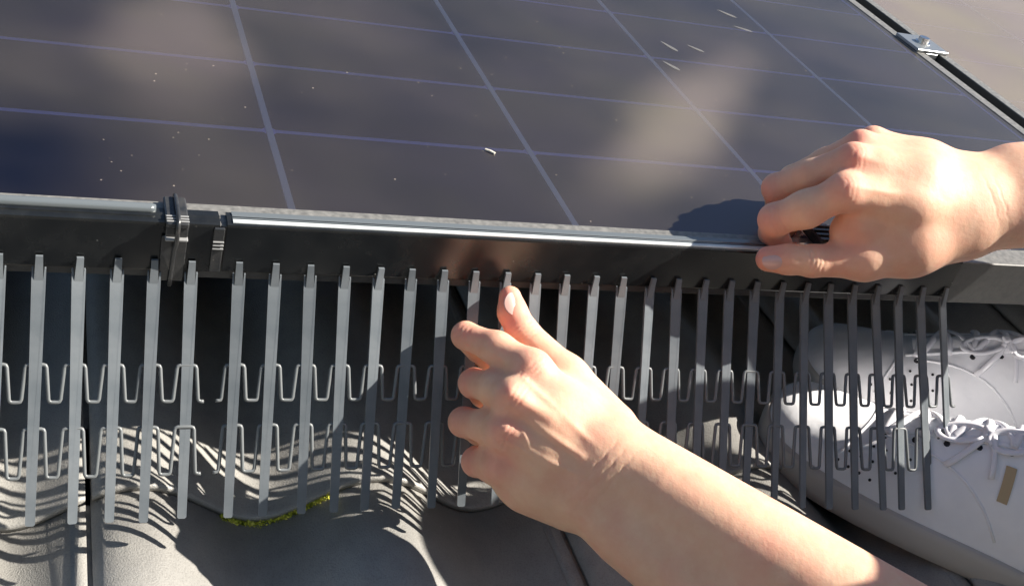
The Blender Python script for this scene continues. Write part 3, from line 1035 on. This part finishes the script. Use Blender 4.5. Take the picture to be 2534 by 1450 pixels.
# ---- shoes
def shoe(toe, heel, wscale, ground_w, side=1, near=-1, label_=True):
    """low leather trainer lofted along its length; toe and heel in (u, v)"""
    toe, heel = np.array(toe), np.array(heel)
    ax = heel - toe
    Ls = np.linalg.norm(ax); ax /= Ls
    sd = np.array([-ax[1], ax[0]])
    def Wp(s, a, z):
        p = toe + ax * s * Ls + sd * a
        return np.array([p[0], p[1], ground_w + z])
    S = [0.0, 0.008, 0.025, 0.06, 0.11, 0.18, 0.26, 0.34, 0.42, 0.50, 0.58, 0.68, 0.78, 0.88, 0.95, 1.0]
    HW = [0.006, 0.018, 0.030, 0.041, 0.047, 0.0505, 0.0515, 0.050, 0.047, 0.044, 0.041, 0.038, 0.0365, 0.034, 0.028, 0.012]
    HT = [0.026, 0.034, 0.041, 0.047, 0.051, 0.055, 0.062, 0.074, 0.086, 0.098, 0.107, 0.110, 0.104, 0.104, 0.108, 0.106]
    CV = [0.004, 0.004, 0.003, 0.002, 0.001, 0, -0.001, -0.002, -0.003, -0.003, -0.002, -0.001, 0, 0, 0, 0]
    base = thing_part('shoe', Wp(0.5, 0, 0))
    # sole
    V, Fs = [], []
    nr = 20
    ring_n = len(S)
    zs = [(0.000, 0.985), (0.002, 1.03), (0.010, 1.055), (0.020, 1.05), (0.0245, 1.03), (0.0258, 1.0)]
    loop = []
    for i, s in enumerate(S): loop.append((s, HW[i], CV[i]))
    outline = [(s, c * side + w, 1) for s, w, c in loop] + [(s, c * side - w, -1) for s, w, c in loop[::-1]]
    n = len(outline)
    for z, sc in zs:
        for s, a, sg in outline:
            i = S.index(s)
            extra = 0.004 * (sc - 0.985) / 0.07
            V.append(Wp(s - (0.004 if s < 0.02 else 0) * (sc - 0.985) * 14 + (0.003 * (sc - .985) * 14 if s > 0.97 else 0), a + sg * extra, z + (0.010 * max(0, 1 - s / 0.12) ** 2)))
    for k in range(len(zs) - 1):
        for i in range(n):
            j = (i + 1) % n
            Fs.append((k * n + i, k * n + j, (k + 1) * n + j, (k + 1) * n + i))
    Fs.append(tuple(range(n))[::-1]); Fs.append(tuple((len(zs) - 1) * n + i for i in range(n)))
    part_of(base, 'sole', V, Fs, M_sole)
    # upper
    V, Fs = [], []
    m = 25
    def section(i):
        s, w, h, c = S[i], HW[i] * 0.985, HT[i], CV[i] * side
        z0 = 0.022 + 0.010 * max(0, 1 - s / 0.12) ** 2
        pts = []
        for k in range(m):
            th = math.pi * k / (m - 1)
            e = 2.0 / (2.7 - 0.5 * min(1, s / 0.4))
            cx = math.copysign(abs(math.cos(th)) ** e, math.cos(th))
            cz = abs(math.sin(th)) ** (e * 0.9)
            narrow = 1 - 0.30 * cz * min(1, s / 0.45)
            pts.append(Wp(s, c + w * cx * narrow, z0 + (h - z0) * cz))
        return pts
    for i in range(ring_n):
        V += section(i)
    for i in range(ring_n - 1):
        for k in range(m - 1):
            Fs.append((i * m + k, i * m + k + 1, (i + 1) * m + k + 1, (i + 1) * m + k))
    Fs.append(tuple(range(m))); Fs.append(tuple((ring_n - 1) * m + k for k in range(m))[::-1])
    me_up = part_of(base, 'upper', V, Fs, M_shoe)
    sub = me_up.modifiers.new('smooth', 'SUBSURF'); sub.levels = sub.render_levels = 2
    # a surface lookup on the upper
    def surf(s, th, lift=0.0):
        i = np.interp(s, S, range(ring_n)); i0 = int(min(ring_n - 2, math.floor(i))); f_ = i - i0
        def one(ii):
            P = section(ii); x = th / math.pi * (m - 1); k = int(min(m - 2, max(0, math.floor(x)))); g_ = x - k
            return np.array(P[k]) * (1 - g_) + np.array(P[k + 1]) * g_
        p = one(i0) * (1 - f_) + one(i0 + 1) * f_
        c = Wp(s, 0, 0.035)
        d = p - c; d /= np.linalg.norm(d)
        return p + d * lift, d
    def strip(name, line, wid, lift, th_, mtl):
        """raised band following the upper, line = list of (s, theta)"""
        P = [surf(s, t, lift)[0] for s, t in line]
        v, f = tube(P, wid, 8, flat=1.0)
        return part_of(base, name, v, f, mtl)
    hp = math.pi / 2
    # toe cap seam, eyestays, collar, quarter seam
    strip('toe_seam', [(0.235 - 0.02 * math.cos(a * 2) , a) for a in np.linspace(0.25, math.pi - 0.25, 18)], 0.0011, 0.0002, 0, M_shoe)
    for sg in (1, -1):
        strip('eyestay', [(s, hp + sg * (0.36 + 0.15 * (s - 0.3))) for s in np.linspace(0.27, 0.62, 14)], 0.0016, 0.0000, 0, M_shoe)
        strip('quarter_seam', [(0.30 + 0.34 * t_, hp + sg * (0.50 + 0.95 * t_ ** 1.3)) for t_ in np.linspace(0, 1, 12)], 0.0011, 0.0000, 0, M_shoe)
    # tongue ridge
    strip('tongue', [(s, hp) for s in np.linspace(0.30, 0.66, 12)], 0.013, -0.0105, 0, M_shoe)
    # laces
    for q in range(5):
        s = 0.30 + 0.068 * q
        line = [(s + 0.012 * math.sin(t_ * 3) * (1 if q % 2 else -1) * 0.3, hp + t_) for t_ in np.linspace(-0.44, 0.44, 11)]
        P = [surf(a, b, 0.0022 + 0.0012 * math.cos((b - hp) * 3.2))[0] for a, b in line]
        v, f = tube(P, 0.0032, 8, flat=0.55)
        part_of(base, 'lace', v, f, M_lace)
        P = [surf(s + 0.068 * (0.5 + 0.5 * t_ / 0.44), hp + t_ * (1 if q % 2 else -1), 0.0030)[0] for t_ in np.linspace(-0.44, 0.44, 11)]
        if q < 4:
            v, f = tube(P, 0.0030, 8, flat=0.55)
            part_of(base, 'lace', v, f, M_lace)
        for sg in (1, -1):
            p, d = surf(s, hp + sg * 0.52, 0.0004)
            hole_disc(base, p, d, 0.0023)
    def finish():
        for sg in (1, -1):                       # side perforations
            for r_ in range(3):
                for q in range(5 - r_ // 2):
                    p, d = surf(0.20 + 0.030 * q + 0.045 * r_, hp + sg * (1.16 - 0.20 * r_ + 0.04 * q), 0.0003)
                    hole_disc(base, p, d, 0.0011)
        return base, surf, Wp
    # bow: knot, two loops and two tails lying over the near side
    def band(line, lift=0.003, w=0.0024):
        P = [surf(a_, hp - near * t_, lift)[0] for a_, t_ in line]
        v, f = tube(P, w, 8, flat=0.5)
        part_of(base, 'lace', v, f, M_lace)
    for (cs, ct, ra, rb, ph) in ((0.452, 0.30, 0.050, 0.20, 0.4), (0.560, 0.36, 0.046, 0.22, 2.4)):
        band([(cs + ra * math.cos(q + ph), ct + rb * math.sin(q + ph)) for q in np.linspace(0, 2 * math.pi, 19)], 0.0045)
    band([(0.505 - 0.05 * q * q, 0.22 + 0.66 * q) for q in np.linspace(0, 1, 9)], 0.0040)
    band([(0.515 + 0.045 * q, 0.22 + 0.72 * q) for q in np.linspace(0, 1, 9)], 0.0040)
    band([(0.500 + 0.012 * q, 0.14 + 0.14 * q) for q in np.linspace(0, 1, 5)], 0.0050, 0.0042)
    # tan woven label along the quarter of the near shoe
    if not label_: return finish()
    V, Fs = [], []
    for i_, s_ in enumerate(np.linspace(0.575, 0.600, 4)):
        for j_, t_ in enumerate(np.linspace(0.72, 1.12, 8)):
            V.append(surf(s_ + 0.05 * (t_ - 0.72), hp - near * t_, 0.0012)[0])
    for i_ in range(3):
        for j_ in range(7):
            q = (i_ * 8 + j_, i_ * 8 + j_ + 1, (i_ + 1) * 8 + j_ + 1, (i_ + 1) * 8 + j_)
            Fs.append(q)
    part_of(base, 'woven_label', V, Fs, M_tan)
    return finish()

def thing_part(name, loc):
    o = link(bpy.data.objects.new(name, None))
    o.empty_display_size = 0.02
    o.parent = person
    o.matrix_local = Matrix.Translation(Vector(loc) - Vector(person['base']))
    o['base'] = tuple(map(float, loc))
    return o

def hole_disc(base, p, d, r):
    a = np.cross(d, [0.3, 0.5, 0.8]); a /= np.linalg.norm(a); b = np.cross(d, a)
    n = 8
    V = [p + d * 0.0004 + r * (math.cos(2 * math.pi * i / n) * a + math.sin(2 * math.pi * i / n) * b) for i in range(n)]
    V += [q - d * 0.0012 for q in V[:n]]
    Fs = [tuple(range(n)), tuple(range(n, 2 * n))[::-1]] + [(i, n + i, n + (i + 1) % n, (i + 1) % n) for i in range(n)]
    return part_of(base, 'eyelet' if r > 0.002 else 'vent_hole', V, Fs, M_hole, smooth=False)

GW = -0.188
sh1, surf1, wp1 = shoe((0.407, 0.014), (0.600, -0.208), 1.0, GW)
sh1['label'] = 'nearer white trainer with its toe behind the fins'
sh2, surf2, wp2 = shoe((0.480, 0.088), (0.722, -0.075), 1.0, GW, side=-1, label_=False)
sh2['label'] = 'farther white trainer partly hidden behind the nearer one'

# ---- the rest of the crouching body, right of and below the picture
def cloth(name, prims, m, h=0.009):
    V, Q = round_cones(prims, h, pad=0.03)
    V = relax(V, Q, 2, 0.5)
    o_ = V.mean(0)
    return place(name, make_mesh(name, V - o_, Q, m, True), o_, person)
A_ = lambda *p: np.array(p, float)
elbL, elbR = (pt(2330, 1660, .615) + pt(2250, 1780, .620)) / 2, (pt(3150, 420, .79) + pt(3150, 500, .78)) / 2
shL, shR = A_(.45, -.45, .14), A_(.75, -.37, .30)
chest, hips, neck = A_(.58, -.44, .20), A_(.90, -.66, -.02), A_(.56, -.43, .29)
cloth('shirt', [(hips, chest, .13, .125, .03), (shL, shR, .055, .055, .05), (shL, elbL + (shL - elbL) * .18, .052, .046, .03),
                (shR, elbR + (shR - elbR) * .18, .052, .046, .03), (chest, neck, .08, .055, .03)], M_shirt)
kL, kR = A_(.590, -.180, .165), A_(1.00, -.25, .17)
ankL, ankR = wp1(0.88, 0, 0.10), wp2(0.80, 0, 0.10)
cloth('trousers', [(hips + A_(-.06, -.05, 0), kL, .09, .065, .04), (hips + A_(.06, .05, 0), kR, .09, .065, .04),
                   (kL, ankL, .062, .046, .02), (kR, ankR, .062, .046, .02), (hips, hips + A_(-.02, .02, .02), .135, .13, .04)], M_trouser)
hc = A_(.54, -.42, .43)
fw = pt(1500, 900, .72) - hc; fw /= np.linalg.norm(fw)
upv = hc - neck; upv -= fw * (upv @ fw); upv /= np.linalg.norm(upv)
rt = np.cross(fw, upv)
head = cloth('head', [(neck, hc - upv * .05, .052, .058, .02), (hc + upv * .02 - fw * .03, hc + upv * .02 + fw * .02, .082, .080, .02),
                      (hc - upv * .04 + fw * .03, hc - upv * .085 + fw * .055, .058, .034, .03), (hc + fw * .10 + upv * .01, hc + fw * .118 - upv * .03, .008, .013, .012),
                      (hc + rt * .078 - upv * .01, hc + rt * .080 - upv * .045, .012, .009, .006), (hc - rt * .078 - upv * .01, hc - rt * .080 - upv * .045, .012, .009, .006),
                      (hc + fw * .085 - upv * .062 + rt * .018, hc + fw * .085 - upv * .062 - rt * .018, .008, .008, .008)], M_skin, 0.004)
cloth('hair', [(hc + upv * .045 - fw * .045, hc + upv * .05 + fw * .02, .080, .074, .02), (hc - fw * .06, hc - fw * .07 - upv * .06, .068, .05, .03)], M_hair, 0.006)
for sg in (1, -1):
    e0 = hc + fw * .088 + rt * sg * .032 + upv * .004
    v, f = tube([e0 - rt * .012, e0 - rt * .004 + fw * .003, e0 + rt * .004 + fw * .003, e0 + rt * .012], [.003, .007, .007, .003], 8)
    part_of(head, 'eye', v, f, M_hole)

# clip pinched between thumb and forefinger
cu, cv_, cw_ = at(2036, 583, 2, 0.006)
held = thing('fixing_clip', (cu, cv_, 0.002), 'small black clip seen through the gap between thumb and forefinger', 'clip')
v, f = bbox((cu - 0.009, cv_ - 0.012, 0.0012), (cu + 0.009, cv_ + 0.012, 0.0090), 0.001)
part('bridge', v, f, M_clip, held)
v, f = merge(*[bbox((cu - 0.0085, cv_ - 0.012 + k * 0.006, 0.0090), (cu + 0.0085, cv_ - 0.0105 + k * 0.006, 0.0102), 0.0003) for k in range(4)])
part('ridge', v, f, M_clip, held)

# ================================================================== small marks
for (x0, y0, x1, y1, r) in ((1635, 103, 1677, 128, .0016), (1700, 112, 1742, 130, .0015), (1640, 152, 1682, 175, .0016), (1775, 25, 1822, 45, .0018), (1815, 65, 1862, 80, .0016)):
    a, b = at(x0, y0, 2, 0.0002), at(x1, y1, 2, 0.0002)
    P = [a + (b - a) * t_ for t_ in np.linspace(0, 1, 7)]
    rr = [r * 1.9 * q for q in (0.15, 0.5, 0.7, 0.85, 1, 0.9, 0.3)]
    v, f = tube(P, rr, 6)
    v = [(p[0], p[1], 0.00025 + 0.00012 * (p[2] > 0.0002)) for p in v]
    part('pale_streak', v, f, M_streak, panel)  # thin pale translucent streak lying on the glass
a, b = at(1201, 370, 2, 0.0008), at(1225, 380, 2, 0.0008)
v, f = tube([a, (a + b) / 2 + (0, 0, .0004), b], 0.0009, 6)
me = make_mesh('straw', np.array(v) - a, f, M_lint)
o = place('straw', me, a)
tag(o, 'tiny pale straw fragment lying on the solar panel glass', 'debris')
